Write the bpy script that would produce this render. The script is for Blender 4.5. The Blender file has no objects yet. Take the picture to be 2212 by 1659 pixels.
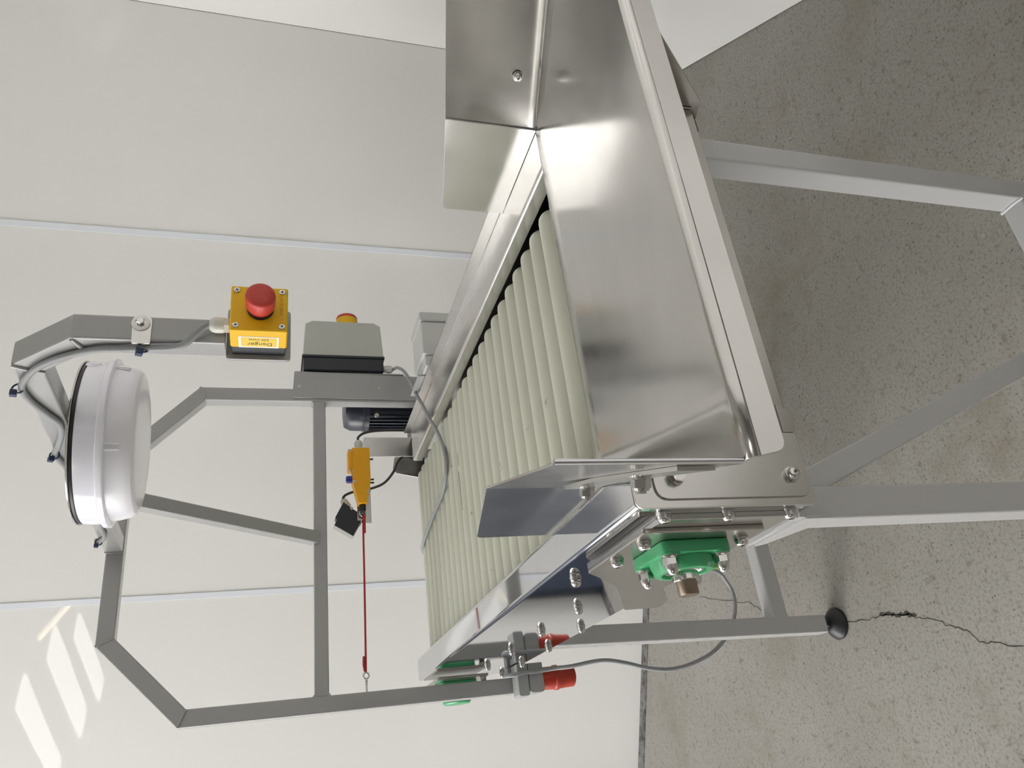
import bpy, bmesh, math, random
from mathutils import Vector, Matrix
random.seed(7)
SC = bpy.context.scene
COL = SC.collection
PI = math.pi

# ------------------------------------------------------------------ camera
# world = machine frame: X across the conveyor (to its right), Y along it (away), Z up, metres
PITCH, ROLL, YAW, CAM_H, FPX = math.radians(17.46), math.radians(1.32), math.radians(28.05), 1.30, 1661.0
def _cam_axes():
    c, s = math.cos(PITCH), math.sin(PITCH)
    fw = Vector((0, c, -s)); up = Vector((0, s, c)); ri = Vector((1, 0, 0))
    cr, sr = math.cos(ROLL), math.sin(ROLL)
    r2 = cr * ri + sr * up; u2 = -sr * ri + cr * up
    M = Matrix(((math.cos(YAW), math.sin(YAW), 0), (-math.sin(YAW), math.cos(YAW), 0), (0, 0, 1)))
    return M @ r2, M @ u2, M @ fw
_ri, _up, _fw = _cam_axes()
cam_d = bpy.data.cameras.new('camera'); cam = bpy.data.objects.new('camera', cam_d); COL.objects.link(cam)
# the photograph lies on its side: the top of the room is at the picture's left edge
_m = Matrix.Identity(4)
for i in range(3):
    _m[i][0] = -_up[i]; _m[i][1] = _ri[i]; _m[i][2] = -_fw[i]
_m[0][3], _m[1][3], _m[2][3] = 0, 0, CAM_H
cam.matrix_world = _m
cam_d.sensor_fit = 'HORIZONTAL'; cam_d.sensor_width = 36; cam_d.lens = 36 * FPX / 2212
cam_d.clip_start = .02; cam_d.clip_end = 100
SC.camera = cam

# ------------------------------------------------------------------ world, view
wd = bpy.data.worlds.new('sky'); SC.world = wd; wd.use_nodes = True
bgn = wd.node_tree.nodes['Background']; bgn.inputs[0].default_value = (1.0, .992, .985, 1); bgn.inputs[1].default_value = 8.5
SC.view_settings.view_transform = 'Standard'; SC.view_settings.look = 'None'
SC.view_settings.gamma = 1; SC.view_settings.use_curve_mapping = False
SC.view_settings.exposure = 0.08
CEILING_GLOW = 6.0

# ------------------------------------------------------------------ materials
def mat(name, col, rough=.4, metal=0., coat=0., spec=.5):
    m = bpy.data.materials.new(name); m.use_nodes = True
    b = m.node_tree.nodes['Principled BSDF']
    b.inputs['Base Color'].default_value = (*col, 1); b.inputs['Roughness'].default_value = rough
    b.inputs['Metallic'].default_value = metal; b.inputs['Coat Weight'].default_value = coat
    b.inputs['Specular IOR Level'].default_value = spec
    return m
def N(m, t, **k):
    n = m.node_tree.nodes.new(t)
    for a, v in k.items():
        if a in n.inputs.keys(): n.inputs[a].default_value = v
        else: setattr(n, a, v)
    return n
def LK(m, a, b): m.node_tree.links.new(a, b)
def BS(m): return m.node_tree.nodes['Principled BSDF']
def pos(m, scale=(1, 1, 1)):
    g = N(m, 'ShaderNodeNewGeometry'); mp = N(m, 'ShaderNodeMapping'); mp.inputs['Scale'].default_value = scale
    LK(m, g.outputs['Position'], mp.inputs['Vector']); return mp.outputs['Vector']
def objc(m, scale=(1, 1, 1)):
    g = N(m, 'ShaderNodeTexCoord'); mp = N(m, 'ShaderNodeMapping'); mp.inputs['Scale'].default_value = scale
    LK(m, g.outputs['Object'], mp.inputs['Vector']); return mp.outputs['Vector']
def noise(m, vec, scale, detail=4., rough=.55):
    n = N(m, 'ShaderNodeTexNoise'); n.inputs['Scale'].default_value = scale
    n.inputs['Detail'].default_value = detail; n.inputs['Roughness'].default_value = rough
    LK(m, vec, n.inputs['Vector']); return n.outputs['Fac']
def ramp(m, fac, stops):
    r = N(m, 'ShaderNodeValToRGB'); e = r.color_ramp.elements
    while len(e) < len(stops): e.new(.5)
    for el, (p, c) in zip(e, stops):
        el.position = p; el.color = (*c, 1) if len(c) == 3 else c
    LK(m, fac, r.inputs['Fac']); return r.outputs['Color']
def mix(m, fac, a, b, mode='MIX'):
    x = N(m, 'ShaderNodeMix'); x.data_type = 'RGBA'; x.blend_type = mode
    for s, v in ((x.inputs['Factor'], fac), (x.inputs['A'], a), (x.inputs['B'], b)):
        if isinstance(v, (int, float)): s.default_value = v
        elif isinstance(v, tuple): s.default_value = (*v, 1)
        else: LK(m, v, s)
    return x.outputs['Result']
def maprange(m, fac, lo, hi):
    x = N(m, 'ShaderNodeMapRange'); x.inputs['To Min'].default_value = lo; x.inputs['To Max'].default_value = hi
    LK(m, fac, x.inputs['Value']); return x.outputs['Result']
def bump(m, h, strength, dist):
    b = N(m, 'ShaderNodeBump'); b.inputs['Strength'].default_value = strength; b.inputs['Distance'].default_value = dist
    LK(m, h, b.inputs['Height']); LK(m, b.outputs['Normal'], BS(m).inputs['Normal'])

MT = {}
def steel(name, col, rlo, rhi, wav=.0, streak=(1, 1, 1)):
    m = mat(name, col, rlo, 1.0)
    v = pos(m, streak)
    f = noise(m, v, 26, 5)
    LK(m, maprange(m, f, rlo, rhi), BS(m).inputs['Roughness'])
    g = noise(m, pos(m, (1, 1.6, 1)), 11, 6, .65)
    LK(m, mix(m, g, tuple(c * .86 for c in col), tuple(min(1, c * 1.10) for c in col)), BS(m).inputs['Base Color'])
    if wav: bump(m, noise(m, pos(m), 2.2, 2), wav, .01)
    MT[name] = m
steel('stainless', (.60, .59, .57), .13, .21)
steel('stainless_brushed', (.62, .61, .59), .20, .30, 0, (40, 2, 40))
steel('stainless_polished', (.66, .67, .69), .03, .06)
steel('bolt_steel', (.66, .65, .63), .10, .22)
steel('shaft_steel', (.30, .24, .19), .25, .45)
steel('stainless_shaded', (.46, .44, .41), .20, .30)  # stainless with the dark floor's reflection put into its base colour

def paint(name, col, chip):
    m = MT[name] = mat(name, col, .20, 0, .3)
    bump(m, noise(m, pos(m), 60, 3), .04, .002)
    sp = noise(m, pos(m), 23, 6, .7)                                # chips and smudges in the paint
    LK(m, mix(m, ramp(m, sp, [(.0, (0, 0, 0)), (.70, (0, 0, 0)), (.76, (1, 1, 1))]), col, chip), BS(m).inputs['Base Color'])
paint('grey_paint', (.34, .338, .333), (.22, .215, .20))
paint('grey_paint_lit', (.49, .488, .485), (.27, .265, .25))  # the gantry's grey, lightened to stand in for stronger light on the legs

m = MT['roller_plastic'] = mat('roller_plastic', (.50, .50, .405), .42)
d1 = noise(m, pos(m), 34, 6, .65); d2 = noise(m, pos(m, (1, .35, 1)), 9, 4)
c1 = mix(m, d2, (.465, .475, .385), (.53, .54, .455))
c2 = mix(m, ramp(m, d1, [(.0, (0, 0, 0)), (.66, (0, 0, 0)), (.74, (1, 1, 1))]), c1, (.24, .235, .17))
LK(m, c2, BS(m).inputs['Base Color']); LK(m, maprange(m, d2, .36, .52), BS(m).inputs['Roughness'])

m = MT['wall_panel'] = mat('wall_panel', (.83, .822, .80), .018, 0, 0, .45)
bump(m, noise(m, pos(m, (1, 1, .55)), 1.3, 1, .3), .5, .012)
sp = noise(m, pos(m), 19, 6, .6)
LK(m, mix(m, ramp(m, sp, [(0, (0, 0, 0)), (.74, (0, 0, 0)), (.78, (1, 1, 1))]), (.83, .822, .80), (.68, .675, .655)), BS(m).inputs['Base Color'])
MT['wall_strip'] = mat('wall_strip', (.80, .83, .88), .10)
MT['plain_wall'] = mat('plain_wall', (.33, .325, .315), .6)
m = MT['ceiling'] = mat('ceiling', (.62, .61, .595), .7)

m = MT['concrete'] = mat('concrete', (.25, .24, .22), .62, 0, 0, .35)
P = pos(m)
big = noise(m, P, 1.3, 5, .6); mid = noise(m, P, 14, 6, .7); fine = noise(m, P, 150, 5, .75)
c = mix(m, ramp(m, big, [(.30, (0, 0, 0)), (.70, (1, 1, 1))]), (.235, .225, .20), (.40, .388, .36))
c = mix(m, maprange(m, mid, 0, .9), c, (.30, .285, .255))
c = mix(m, ramp(m, fine, [(0, (0, 0, 0)), (.50, (0, 0, 0)), (.66, (.75, .75, .75))]), c, (.13, .12, .10))
blot = noise(m, P, 42, 5, .7)
c = mix(m, ramp(m, blot, [(0, (0, 0, 0)), (.56, (0, 0, 0)), (.70, (.7, .7, .7))]), c, (.14, .125, .10))
lite = noise(m, P, 70, 4, .7)
c = mix(m, ramp(m, lite, [(0, (0, 0, 0)), (.60, (0, 0, 0)), (.74, (.45, .45, .45))]), c, (.45, .44, .41))
peb = N(m, 'ShaderNodeTexVoronoi'); peb.inputs['Scale'].default_value = 95; LK(m, P, peb.inputs['Vector'])
pm = ramp(m, peb.outputs['Distance'], [(0, (1, 1, 1)), (.14, (1, 1, 1)), (.26, (0, 0, 0))])
sel = ramp(m, noise(m, P, 47, 2), [(0, (0, 0, 0)), (.52, (0, 0, 0)), (.60, (.85, .85, .85))])
c = mix(m, mix(m, 1.0, pm, sel, 'MULTIPLY'), c, (.11, .10, .085))
st = ramp(m, noise(m, P, 3.1, 5, .65), [(0, (0, 0, 0)), (.54, (0, 0, 0)), (.74, (.7, .7, .7))])
c = mix(m, st, c, (.21, .175, .125))
LK(m, c, BS(m).inputs['Base Color']); bump(m, mid, .25, .004)
m = MT['dirty_joint'] = mat('dirty_joint', (.12, .115, .11), .8)
LK(m, ramp(m, noise(m, pos(m), 28, 6, .7), [(.35, (.03, .028, .026)), (.52, (.17, .165, .16)), (.7, (.27, .26, .25))]), BS(m).inputs['Base Color'])
MT['crack'] = mat('crack', (.05, .045, .038), .9)
MT['yard'] = mat('yard', (.30, .29, .27), .9)

MT['green_plastic'] = mat('green_plastic', (.055, .36, .15), .30)
MT['bright_green'] = mat('bright_green', (.16, .50, .06), .35)
MT['white_plastic'] = mat('white_plastic', (.86, .85, .92), .14, 0, .3)
MT['diffuser'] = mat('diffuser', (.82, .81, .86), .18)
MT['black_rubber'] = mat('black_rubber', (.012, .012, .014), .42)
MT['black_plastic'] = mat('black_plastic', (.010, .012, .018), .35)
MT['navy_motor'] = mat('navy_motor', (.016, .020, .034), .30)
MT['navy_paint'] = mat('navy_paint', (.028, .040, .075), .35)
MT['estop_yellow'] = mat('estop_yellow', (.80, .47, .008), .40, 0, 0, .3)
MT['switch_yellow'] = mat('switch_yellow', (.80, .38, .008), .38, 0, 0, .3)
m = MT['estop_red'] = mat('estop_red', (.42, .040, .030), .45)
LK(m, mix(m, noise(m, pos(m), 160, 4), (.46, .030, .020), (.56, .050, .034)), BS(m).inputs['Base Color'])
MT['rope_red'] = mat('rope_red', (.40, .012, .02), .4)
MT['plug_red'] = mat('plug_red', (.42, .030, .012), .38)
MT['blue'] = mat('blue', (.008, .02, .25), .3)
MT['tie_blue'] = mat('tie_blue', (.006, .022, .075), .35)
MT['pale_box'] = mat('pale_box', (.48, .49, .45), .4)
MT['pale_cover'] = mat('pale_cover', (.56, .57, .55), .4)
MT['gland'] = mat('gland', (.60, .60, .55), .35)
MT['cable_grey'] = mat('cable_grey', (.27, .28, .285), .42)
MT['cable_dark'] = mat('cable_dark', (.045, .043, .04), .45)
MT['plug_grey'] = mat('plug_grey', (.36, .365, .36), .35)
MT['label_white'] = mat('label_white', (.85, .84, .82), .35)
MT['label_yellow'] = mat('label_yellow', (.80, .55, .06), .35)
MT['ink'] = mat('ink', (.05, .035, .01), .5)
m = MT['ceiling_glow'] = mat('ceiling_glow', (.9, .95, 1), .5)  # glow of the mirrored rooflights and of the added ceiling fill panels
BS(m).inputs['Emission Color'].default_value = (1, .992, .975, 1); BS(m).inputs['Emission Strength'].default_value = CEILING_GLOW
m = MT['warm_tube'] = mat('warm_tube', (1, .9, .7), .5)
BS(m).inputs['Emission Color'].default_value = (1, .86, .62, 1); BS(m).inputs['Emission Strength'].default_value = 9.0

# ------------------------------------------------------------------ mesh helpers
WM = {}
def wmat(o): return WM.get(o.name, Matrix.Identity(4))
def obj(name, me, material, parent=None, mw=None, label=None):
    o = bpy.data.objects.new(name, me); COL.objects.link(o)
    if material and not me.materials: me.materials.append(MT[material])
    mw = mw or Matrix.Identity(4)
    WM[o.name] = mw.copy()
    o.matrix_basis = mw
    if parent is not None:
        o.parent = parent; o.matrix_parent_inverse = wmat(parent).inverted()
    if label: o['label'] = label
    if me.get('flat'):
        md = o.modifiers.new('flat_faces', 'WEIGHTED_NORMAL'); md.keep_sharp = True; md.weight = 100; md.mode = 'FACE_AREA'
    return o
def to_mesh(name, bm, smooth=35, flat=True):
    bmesh.ops.recalc_face_normals(bm, faces=bm.faces)
    me = bpy.data.meshes.new(name); bm.to_mesh(me); bm.free()
    if smooth:
        for p in me.polygons: p.use_smooth = True
        me.set_sharp_from_angle(angle=math.radians(smooth))
        if flat: me['flat'] = 1
    return me
def thing(name, loc, label, cat, group=None):
    o = bpy.data.objects.new(name, None); COL.objects.link(o); o.location = loc
    o.empty_display_size = .05
    WM[o.name] = Matrix.Translation(Vector(loc))
    o['label'] = label; o['category'] = cat
    if group: o['group'] = group
    return o
def tag(o, label, cat, group=None):
    o['label'] = label; o['category'] = cat
    if group: o['group'] = group
    return o
def struct(o): o['kind'] = 'structure'; return o
def bev(bm, r, seg=2, edges=None):
    if r > 0: bmesh.ops.bevel(bm, geom=list(edges or bm.edges), offset=r, segments=seg, profile=.5, affect='EDGES', clamp_overlap=True)
def hexa(bm, c8):
    v = [bm.verts.new(p) for p in c8]
    for f in ((0, 1, 2, 3), (4, 5, 6, 7), (0, 1, 5, 4), (1, 2, 6, 5), (2, 3, 7, 6), (3, 0, 4, 7)):
        bm.faces.new([v[i] for i in f])
def box(name, x0, x1, y0, y1, z0, z1, material, parent=None, r=.001, seg=2, mw=None):
    bm = bmesh.new()
    hexa(bm, [(x0, y0, z0), (x1, y0, z0), (x1, y1, z0), (x0, y1, z0), (x0, y0, z1), (x1, y0, z1), (x1, y1, z1), (x0, y1, z1)])
    bmesh.ops.recalc_face_normals(bm, faces=bm.faces)
    bev(bm, r, seg)
    return obj(name, to_mesh(name, bm), material, parent, mw)
def slab(name, q, n, material, parent=None, r=.0006):
    """four corners q, thickness vector n"""
    n = Vector(n); q = [Vector(p) for p in q]
    bm = bmesh.new(); hexa(bm, q + [p + n for p in q]); bmesh.ops.recalc_face_normals(bm, faces=bm.faces); bev(bm, r, 2)
    return obj(name, to_mesh(name, bm), material, parent)
def rpoly(pts, rad, seg=5):
    out = []; n = len(pts)
    for i in range(n):
        r = rad[i] if isinstance(rad, (list, tuple)) else rad
        p = Vector(pts[i]); a = Vector(pts[i - 1]) - p; b = Vector(pts[(i + 1) % n]) - p
        if r <= 0: out.append(tuple(p)); continue
        an = a.angle(b); d = min(r / math.tan(an / 2), a.length * .49, b.length * .49)
        p0 = p + a.normalized() * d; p1 = p + b.normalized() * d
        for k in range(seg + 1):
            t = k / seg; out.append(tuple((1 - t) ** 2 * p0 + 2 * t * (1 - t) * p + t * t * p1))
    return out
def prism_bm(pts, axis, a, b):
    def P(p, h):
        return {'X': (h, p[0], p[1]), 'Y': (p[0], h, p[1]), 'Z': (p[0], p[1], h)}[axis]
    bm = bmesh.new()
    lo = [bm.verts.new(P(p, a)) for p in pts]; hi = [bm.verts.new(P(p, b)) for p in pts]
    n = len(pts); bm.faces.new(lo); bm.faces.new(hi)
    for i in range(n): bm.faces.new((lo[i], lo[(i + 1) % n], hi[(i + 1) % n], hi[i]))
    bmesh.ops.recalc_face_normals(bm, faces=bm.faces)
    return bm
def prism(name, pts, axis, a, b, material, parent=None, r=0., seg=2, mw=None):
    bm = prism_bm(pts, axis, a, b)
    if r > 0:
        caps = [f for f in bm.faces if len(f.verts) == len(pts)]
        bev(bm, r, seg, {e for f in caps for e in f.edges})
    return obj(name, to_mesh(name, bm), material, parent, mw)
def axis_mw(loc, d, spin=0.):
    q = Vector(d).normalized().to_track_quat('Z', 'Y')
    return Matrix.Translation(Vector(loc)) @ q.to_matrix().to_4x4() @ Matrix.Rotation(spin, 4, 'Z')
def lathe_bm(prof, seg=40, bm=None):
    bm = bm or bmesh.new(); rings = []
    for r, h in prof:
        if r < 1e-6: rings.append([bm.verts.new((0, 0, h))])
        else: rings.append([bm.verts.new((r * math.cos(2 * PI * k / seg), r * math.sin(2 * PI * k / seg), h)) for k in range(seg)])
    for a, b in zip(rings, rings[1:]):
        for k in range(seg):
            k2 = (k + 1) % seg
            if len(a) == 1 and len(b) == 1: continue
            if len(a) == 1: bm.faces.new((a[0], b[k], b[k2]))
            elif len(b) == 1: bm.faces.new((a[k], a[k2], b[0]))
            else: bm.faces.new((a[k], a[k2], b[k2], b[k]))
    return bm
def lathe(name, prof, loc, d, material, parent=None, seg=40, smooth=35, spin=0.):
    return obj(name, to_mesh(name, lathe_bm(prof, seg), smooth, False), material, parent, axis_mw(loc, d, spin))
def rrect(w, h, r=.003, seg=3):
    return rpoly([(-w / 2, -h / 2), (w / 2, -h / 2), (w / 2, h / 2), (-w / 2, h / 2)], r, seg)
def frames(pts, ref):
    """mitred cross-section frames for a polyline; ref = out-of-plane direction"""
    pts = [Vector(p) for p in pts]; ref = Vector(ref).normalized(); out = []
    for i, p in enumerate(pts):
        a = (p - pts[i - 1]).normalized() if i else None
        b = (pts[i + 1] - p).normalized() if i < len(pts) - 1 else None
        d = b if a is None else a if b is None else None
        if d is not None: side = ref.cross(d).normalized(); k = 1
        else:
            t = (a + b).normalized(); side = ref.cross(t).normalized()
            k = 1 / max(.2, t.dot(a))
        out.append((p, side * k, ref))
    return out
def tube_run(names, pts, prof, ref, material, parent):
    """one object for each straight piece of a mitred box-section run"""
    fr = frames(pts, ref); res = []
    for i, nm in enumerate(names):
        bm = bmesh.new(); rings = []
        for p, s, rf in (fr[i], fr[i + 1]):
            rings.append([bm.verts.new(p + s * u + rf * v) for u, v in prof])
        n = len(prof)
        for k in range(n): bm.faces.new((rings[0][k], rings[0][(k + 1) % n], rings[1][(k + 1) % n], rings[1][k]))
        bm.faces.new(rings[0]); bm.faces.new(rings[1])
        res.append(obj(nm, to_mesh(nm, bm), material, parent))
    return res
def catmull(pts, n=8):
    P = [Vector(p) for p in pts]; P = [2 * P[0] - P[1]] + P + [2 * P[-1] - P[-2]]; out = []
    for i in range(1, len(P) - 2):
        p0, p1, p2, p3 = P[i - 1:i + 3]
        for k in range(n):
            t = k / n
            out.append(.5 * ((2 * p1) + (p2 - p0) * t + (2 * p0 - 5 * p1 + 4 * p2 - p3) * t * t + (3 * p1 - p0 - 3 * p2 + p3) * t ** 3))
    out.append(P[-2]); return out
def tube(name, pts, r, material, parent=None, seg=10, n=8, smooth_path=True, closed=False):
    path = catmull(pts, n) if smooth_path else [Vector(p) for p in pts]
    bm = bmesh.new(); rings = []; nrm = None; L = len(path)
    for i, p in enumerate(path):
        t = (path[min(i + 1, L - 1)] - path[max(i - 1, 0)]).normalized()
        if nrm is None: nrm = t.orthogonal().normalized()
        nrm = (nrm - t * nrm.dot(t)).normalized(); b = t.cross(nrm)
        rings.append([bm.verts.new(p + r * (math.cos(2 * PI * k / seg) * nrm + math.sin(2 * PI * k / seg) * b)) for k in range(seg)])
    for a, b in zip(rings, rings[1:]):
        for k in range(seg): bm.faces.new((a[k], a[(k + 1) % seg], b[(k + 1) % seg], b[k]))
    bm.faces.new(rings[0]); bm.faces.new(rings[-1])
    return obj(name, to_mesh(name, bm, 60, False), material, parent)
def copy(o, parent, mw):
    c = o.copy(); COL.objects.link(c); WM[c.name] = mw.copy(); c.matrix_basis = mw
    c.parent = parent; c.matrix_parent_inverse = wmat(parent).inverted(); return c

def place(root, old, new, s):
    """set a finished sub-assembly down with its base at new, at s times its drawn size"""
    A = Matrix.Translation(Vector(new)) @ Matrix.Scale(s, 4) @ Matrix.Translation(-Vector(old))
    root.location = new; WM[root.name] = Matrix.Translation(Vector(new))
    def go(p):
        for o in [c for c in COL.objects if c.parent == p]:
            WM[o.name] = A @ WM[o.name]; o.matrix_basis = WM[o.name]; o.matrix_parent_inverse = wmat(p).inverted(); go(o)
    go(root)

# fasteners: shared meshes built along +Z from the surface
def hexring(bm, r, z0, z1, cap=True):
    lo = [bm.verts.new((r * math.cos(PI / 3 * k), r * math.sin(PI / 3 * k), z0)) for k in range(6)]
    hi = [bm.verts.new((r * math.cos(PI / 3 * k), r * math.sin(PI / 3 * k), z1)) for k in range(6)]
    for k in range(6): bm.faces.new((lo[k], lo[(k + 1) % 6], hi[(k + 1) % 6], hi[k]))
    bm.faces.new(lo); bm.faces.new(hi)
def washers(bm, r):
    lathe_bm([(0, 0), (r, 0), (r * 1.02, .0006), (r, .0014), (r * .86, .0015), (r * .86, .0018), (r * .93, .0021), (r * .93, .0036), (r * .8, .0038), (0, .0038)], 24, bm)
FM = {}
def fmesh(kind):
    if kind in FM: return FM[kind]
    bm = bmesh.new()
    if kind == 'button_bolt':
        washers(bm, .0088)
        lathe_bm([(0, .0036), (.0075, .0036), (.0076, .0048), (.0070, .0068), (.0056, .0084), (.0036, .0092), (.0025, .0092), (.0025, .0068), (0, .0068)], 24, bm)
    elif kind == 'dome_nut':
        washers(bm, .0098); hexring(bm, .0090, .0036, .0105)
        lathe_bm([(0, .0100), (.0076, .0105), (.0071, .0140), (.0066, .0165), (.0050, .0195), (.0027, .0212), (0, .0216)], 24, bm)
    elif kind == 'hex_bolt':
        washers(bm, .0092); hexring(bm, .0080, .0036, .0090)
        lathe_bm([(0, .0088), (.0066, .0090), (.0064, .0094), (0, .0095)], 24, bm)
    elif kind == 'lock_nut':
        washers(bm, .0098); hexring(bm, .0088, .0038, .0105)
        lathe_bm([(0, .010), (.0075, .0105), (.0070, .0125), (.0045, .0130), (.0045, .0150), (0, .0152)], 24, bm)
    elif kind == 'stud_nut':
        washers(bm, .0078)
        lathe_bm([(0, .0036), (.0068, .0036), (.0070, .0050), (.0062, .0056), (.0068, .0062), (.0068, .0080), (.0060, .0100), (.0040, .0120), (0, .0126)], 20, bm)
    elif kind == 'cross_screw':
        lathe_bm([(0, -.001), (.0036, -.001), (.0036, .0004), (.0030, .0009), (0, .0011)], 20, bm)
    me = FM[kind] = to_mesh(kind, bm, 30, False); me.materials.append(MT['bolt_steel'])
    return me
def fast(kind, loc, d, parent, spin=0., scale=1., name=None):
    mw = axis_mw(loc, d, spin)
    if scale != 1: mw = mw @ Matrix.Scale(scale, 4)
    o = obj(name or kind, fmesh(kind), None, parent, mw)
    if kind == 'cross_screw':
        k = obj('screw_slot', slot_mesh(), None, o, mw)
    return o
def slot_mesh():
    if 'slot' in FM: return FM['slot']
    bm = bmesh.new()
    for a, b in ((.0020, .0005), (.0005, .0020)):
        hexa(bm, [(-a, -b, .0007), (a, -b, .0007), (a, b, .0007), (-a, b, .0007), (-a, -b, .0013), (a, -b, .0013), (a, b, .0013), (-a, b, .0013)])
    me = FM['slot'] = to_mesh('screw_slot', bm, 0); me.materials.append(MT['black_plastic']); return me
def gland(name, loc, d, parent, s=1.0):
    """cable gland: threaded collar, hexagon nut, domed cap"""
    bm = bmesh.new()
    lathe_bm([(0, 0), (.0085, 0), (.0085, .004), (0, .004)], 28, bm)
    hexring(bm, .0105, .002, .008)
    bm2 = lathe_bm([(0, .008), (.0095, .008), (.0102, .010), (.0102, .018), (.0092, .022), (.0065, .0250), (.0045, .0252), (0, .0252)], 12, bm)
    return obj(name, to_mesh(name, bm, 40), 'gland', parent, axis_mw(loc, d) @ Matrix.Scale(s, 4))
def text_mesh(name, body, size, loc, right, up, material, parent, extrude=.0001):
    cu = bpy.data.curves.new(name, 'FONT'); cu.body = body; cu.size = size; cu.extrude = extrude
    cu.align_x = 'CENTER'; cu.align_y = 'CENTER'; cu.resolution_u = 3
    tmp = bpy.data.objects.new('tmp', cu); COL.objects.link(tmp)
    dg = bpy.context.evaluated_depsgraph_get(); dg.update()
    me = bpy.data.meshes.new_from_object(tmp.evaluated_get(dg)); bpy.data.objects.remove(tmp); bpy.data.curves.remove(cu)
    me.name = name; me.materials.clear()
    r = Vector(right); u = Vector(up); n = r.cross(u); mw = Matrix.Identity(4)
    for i in range(3): mw[i][0], mw[i][1], mw[i][2], mw[i][3] = r[i], u[i], n[i], loc[i]
    return obj(name, me, material, parent, mw)

# ------------------------------------------------------------------ the room
P0 = Vector((2.111, 1.658, 0)); DS = Vector((-.874, .486, 0)).normalized(); DN = Vector((-DS.y, DS.x, 0))
if DN.dot(Vector((0, 0, 0)) - P0) < 0: DN = -DN
DR = Vector((-.547, -.837, 0)).normalized()                       # along the right-hand wall, towards the viewer
def W(s, d, z): p = P0 + DS * s + DN * d; return Vector((p.x, p.y, z))
def wslab(name, s0, s1, d0, d1, z0, z1, material, parent=None, r=0.):
    bm = bmesh.new()
    hexa(bm, [W(s0, d0, z0), W(s1, d0, z0), W(s1, d1, z0), W(s0, d1, z0), W(s0, d0, z1), W(s1, d0, z1), W(s1, d1, z1), W(s0, d1, z1)])
    bmesh.ops.recalc_face_normals(bm, faces=bm.faces); bev(bm, r, 2)
    return obj(name, to_mesh(name, bm), material, parent)
CZ = 3.6; SL = 6.0; DB = 11.0
floor = struct(wslab('floor', -1.2, SL + .15, -.2, DB + .2, -.12, 0, 'concrete'))
def ribbon(name, pts, w, parent):
    bm = bmesh.new(); L = []
    for i, p in enumerate(pts):
        a = Vector((*pts[max(0, i - 1)], 0)); b = Vector((*pts[min(len(pts) - 1, i + 1)], 0))
        t = (b - a).normalized(); n = Vector((-t.y, t.x, 0)); ww = w * random.uniform(.5, 1.2)
        c = Vector((*p, .0006))
        L.append((bm.verts.new(c + n * ww), bm.verts.new(c - n * ww)))
    for a, b in zip(L, L[1:]): bm.faces.new((a[0], a[1], b[1], b[0]))
    return obj(name, to_mesh(name, bm, 0), 'crack', parent)
def jitter(pts, amp, n=5):
    out = []
    for a, b in zip(pts, pts[1:]):
        for k in range(n):
            t = k / n; out.append((a[0] + (b[0] - a[0]) * t + random.uniform(-amp, amp), a[1] + (b[1] - a[1]) * t + random.uniform(-amp, amp)))
    return out + [pts[-1]]
ribbon('crack', jitter([(.42, 2.183), (.396, 2.092), (.367, 2.011), (.349, 1.931), (.31, 1.867), (.275, 1.817)], .004), .0008, floor)
ribbon('crack', jitter([(.233, 1.593), (.218, 1.541), (.21, 1.481), (.212, 1.441), (.202, 1.402), (.2, 1.368), (.185, 1.341), (.174, 1.301), (.151, 1.263), (.14, 1.233), (.116, 1.216), (.106, 1.183), (.09, 1.127), (.07, 1.05)], .003), .0012, floor)

ribbon('crack', jitter([(.2125, 1.446), (.211, 1.425), (.2025, 1.402), (.2005, 1.372), (.190, 1.345)], .0025), .0045, floor)
wall_back = struct(wslab('wall_back', -.05, SL + .15, -.12, -.006, 0, CZ, 'plain_wall'))
seams = [0, .666, 1.742, 2.817, 3.893, 4.968, 6.0]
for a, b in zip(seams, seams[1:]):
    wslab('wall_panel', a + .001, b - .001, -.006, 0, .004, CZ - .01, 'wall_panel', wall_back)
for k, s in enumerate(seams[1:-1]):
    wslab('joint_strip', s - .009, s + .009, 0, .0022, .004, CZ - .01, 'wall_strip', wall_back, .0008)
bb = struct(wslab('baseboard_back', 0, SL, .0, .040, 0, .004, 'dirty_joint'))
# right-hand wall, not quite square to the back one
def rslab(name, a0, a1, t0, t1, z0, z1, material, parent=None):
    n = Vector((DR.y, -DR.x, 0));  n = n if n.dot(-P0) < 0 else -n
    f = lambda a, t, z: Vector((P0.x + DR.x * a + n.x * t, P0.y + DR.y * a + n.y * t, z))
    bm = bmesh.new()
    hexa(bm, [f(a0, t0, z0), f(a1, t0, z0), f(a1, t1, z0), f(a0, t1, z0), f(a0, t0, z1), f(a1, t0, z1), f(a1, t1, z1), f(a0, t1, z1)])
    return obj(name, to_mesh(name, bm), material, parent)
wall_right = struct(rslab('wall_right', -.1, DB + .4, .006, .12, 0, CZ, 'plain_wall'))
rs = [0, 1.22, 2.44, 3.66]
for a, b in zip(rs, rs[1:]): rslab('wall_panel', a + .001, b - .001, 0, .006, .003, CZ - .01, 'wall_panel', wall_right)
struct(wslab('ceiling', -1.4, SL + .15, -.2, DB + .2, CZ, CZ + .1, 'ceiling'))
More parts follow.
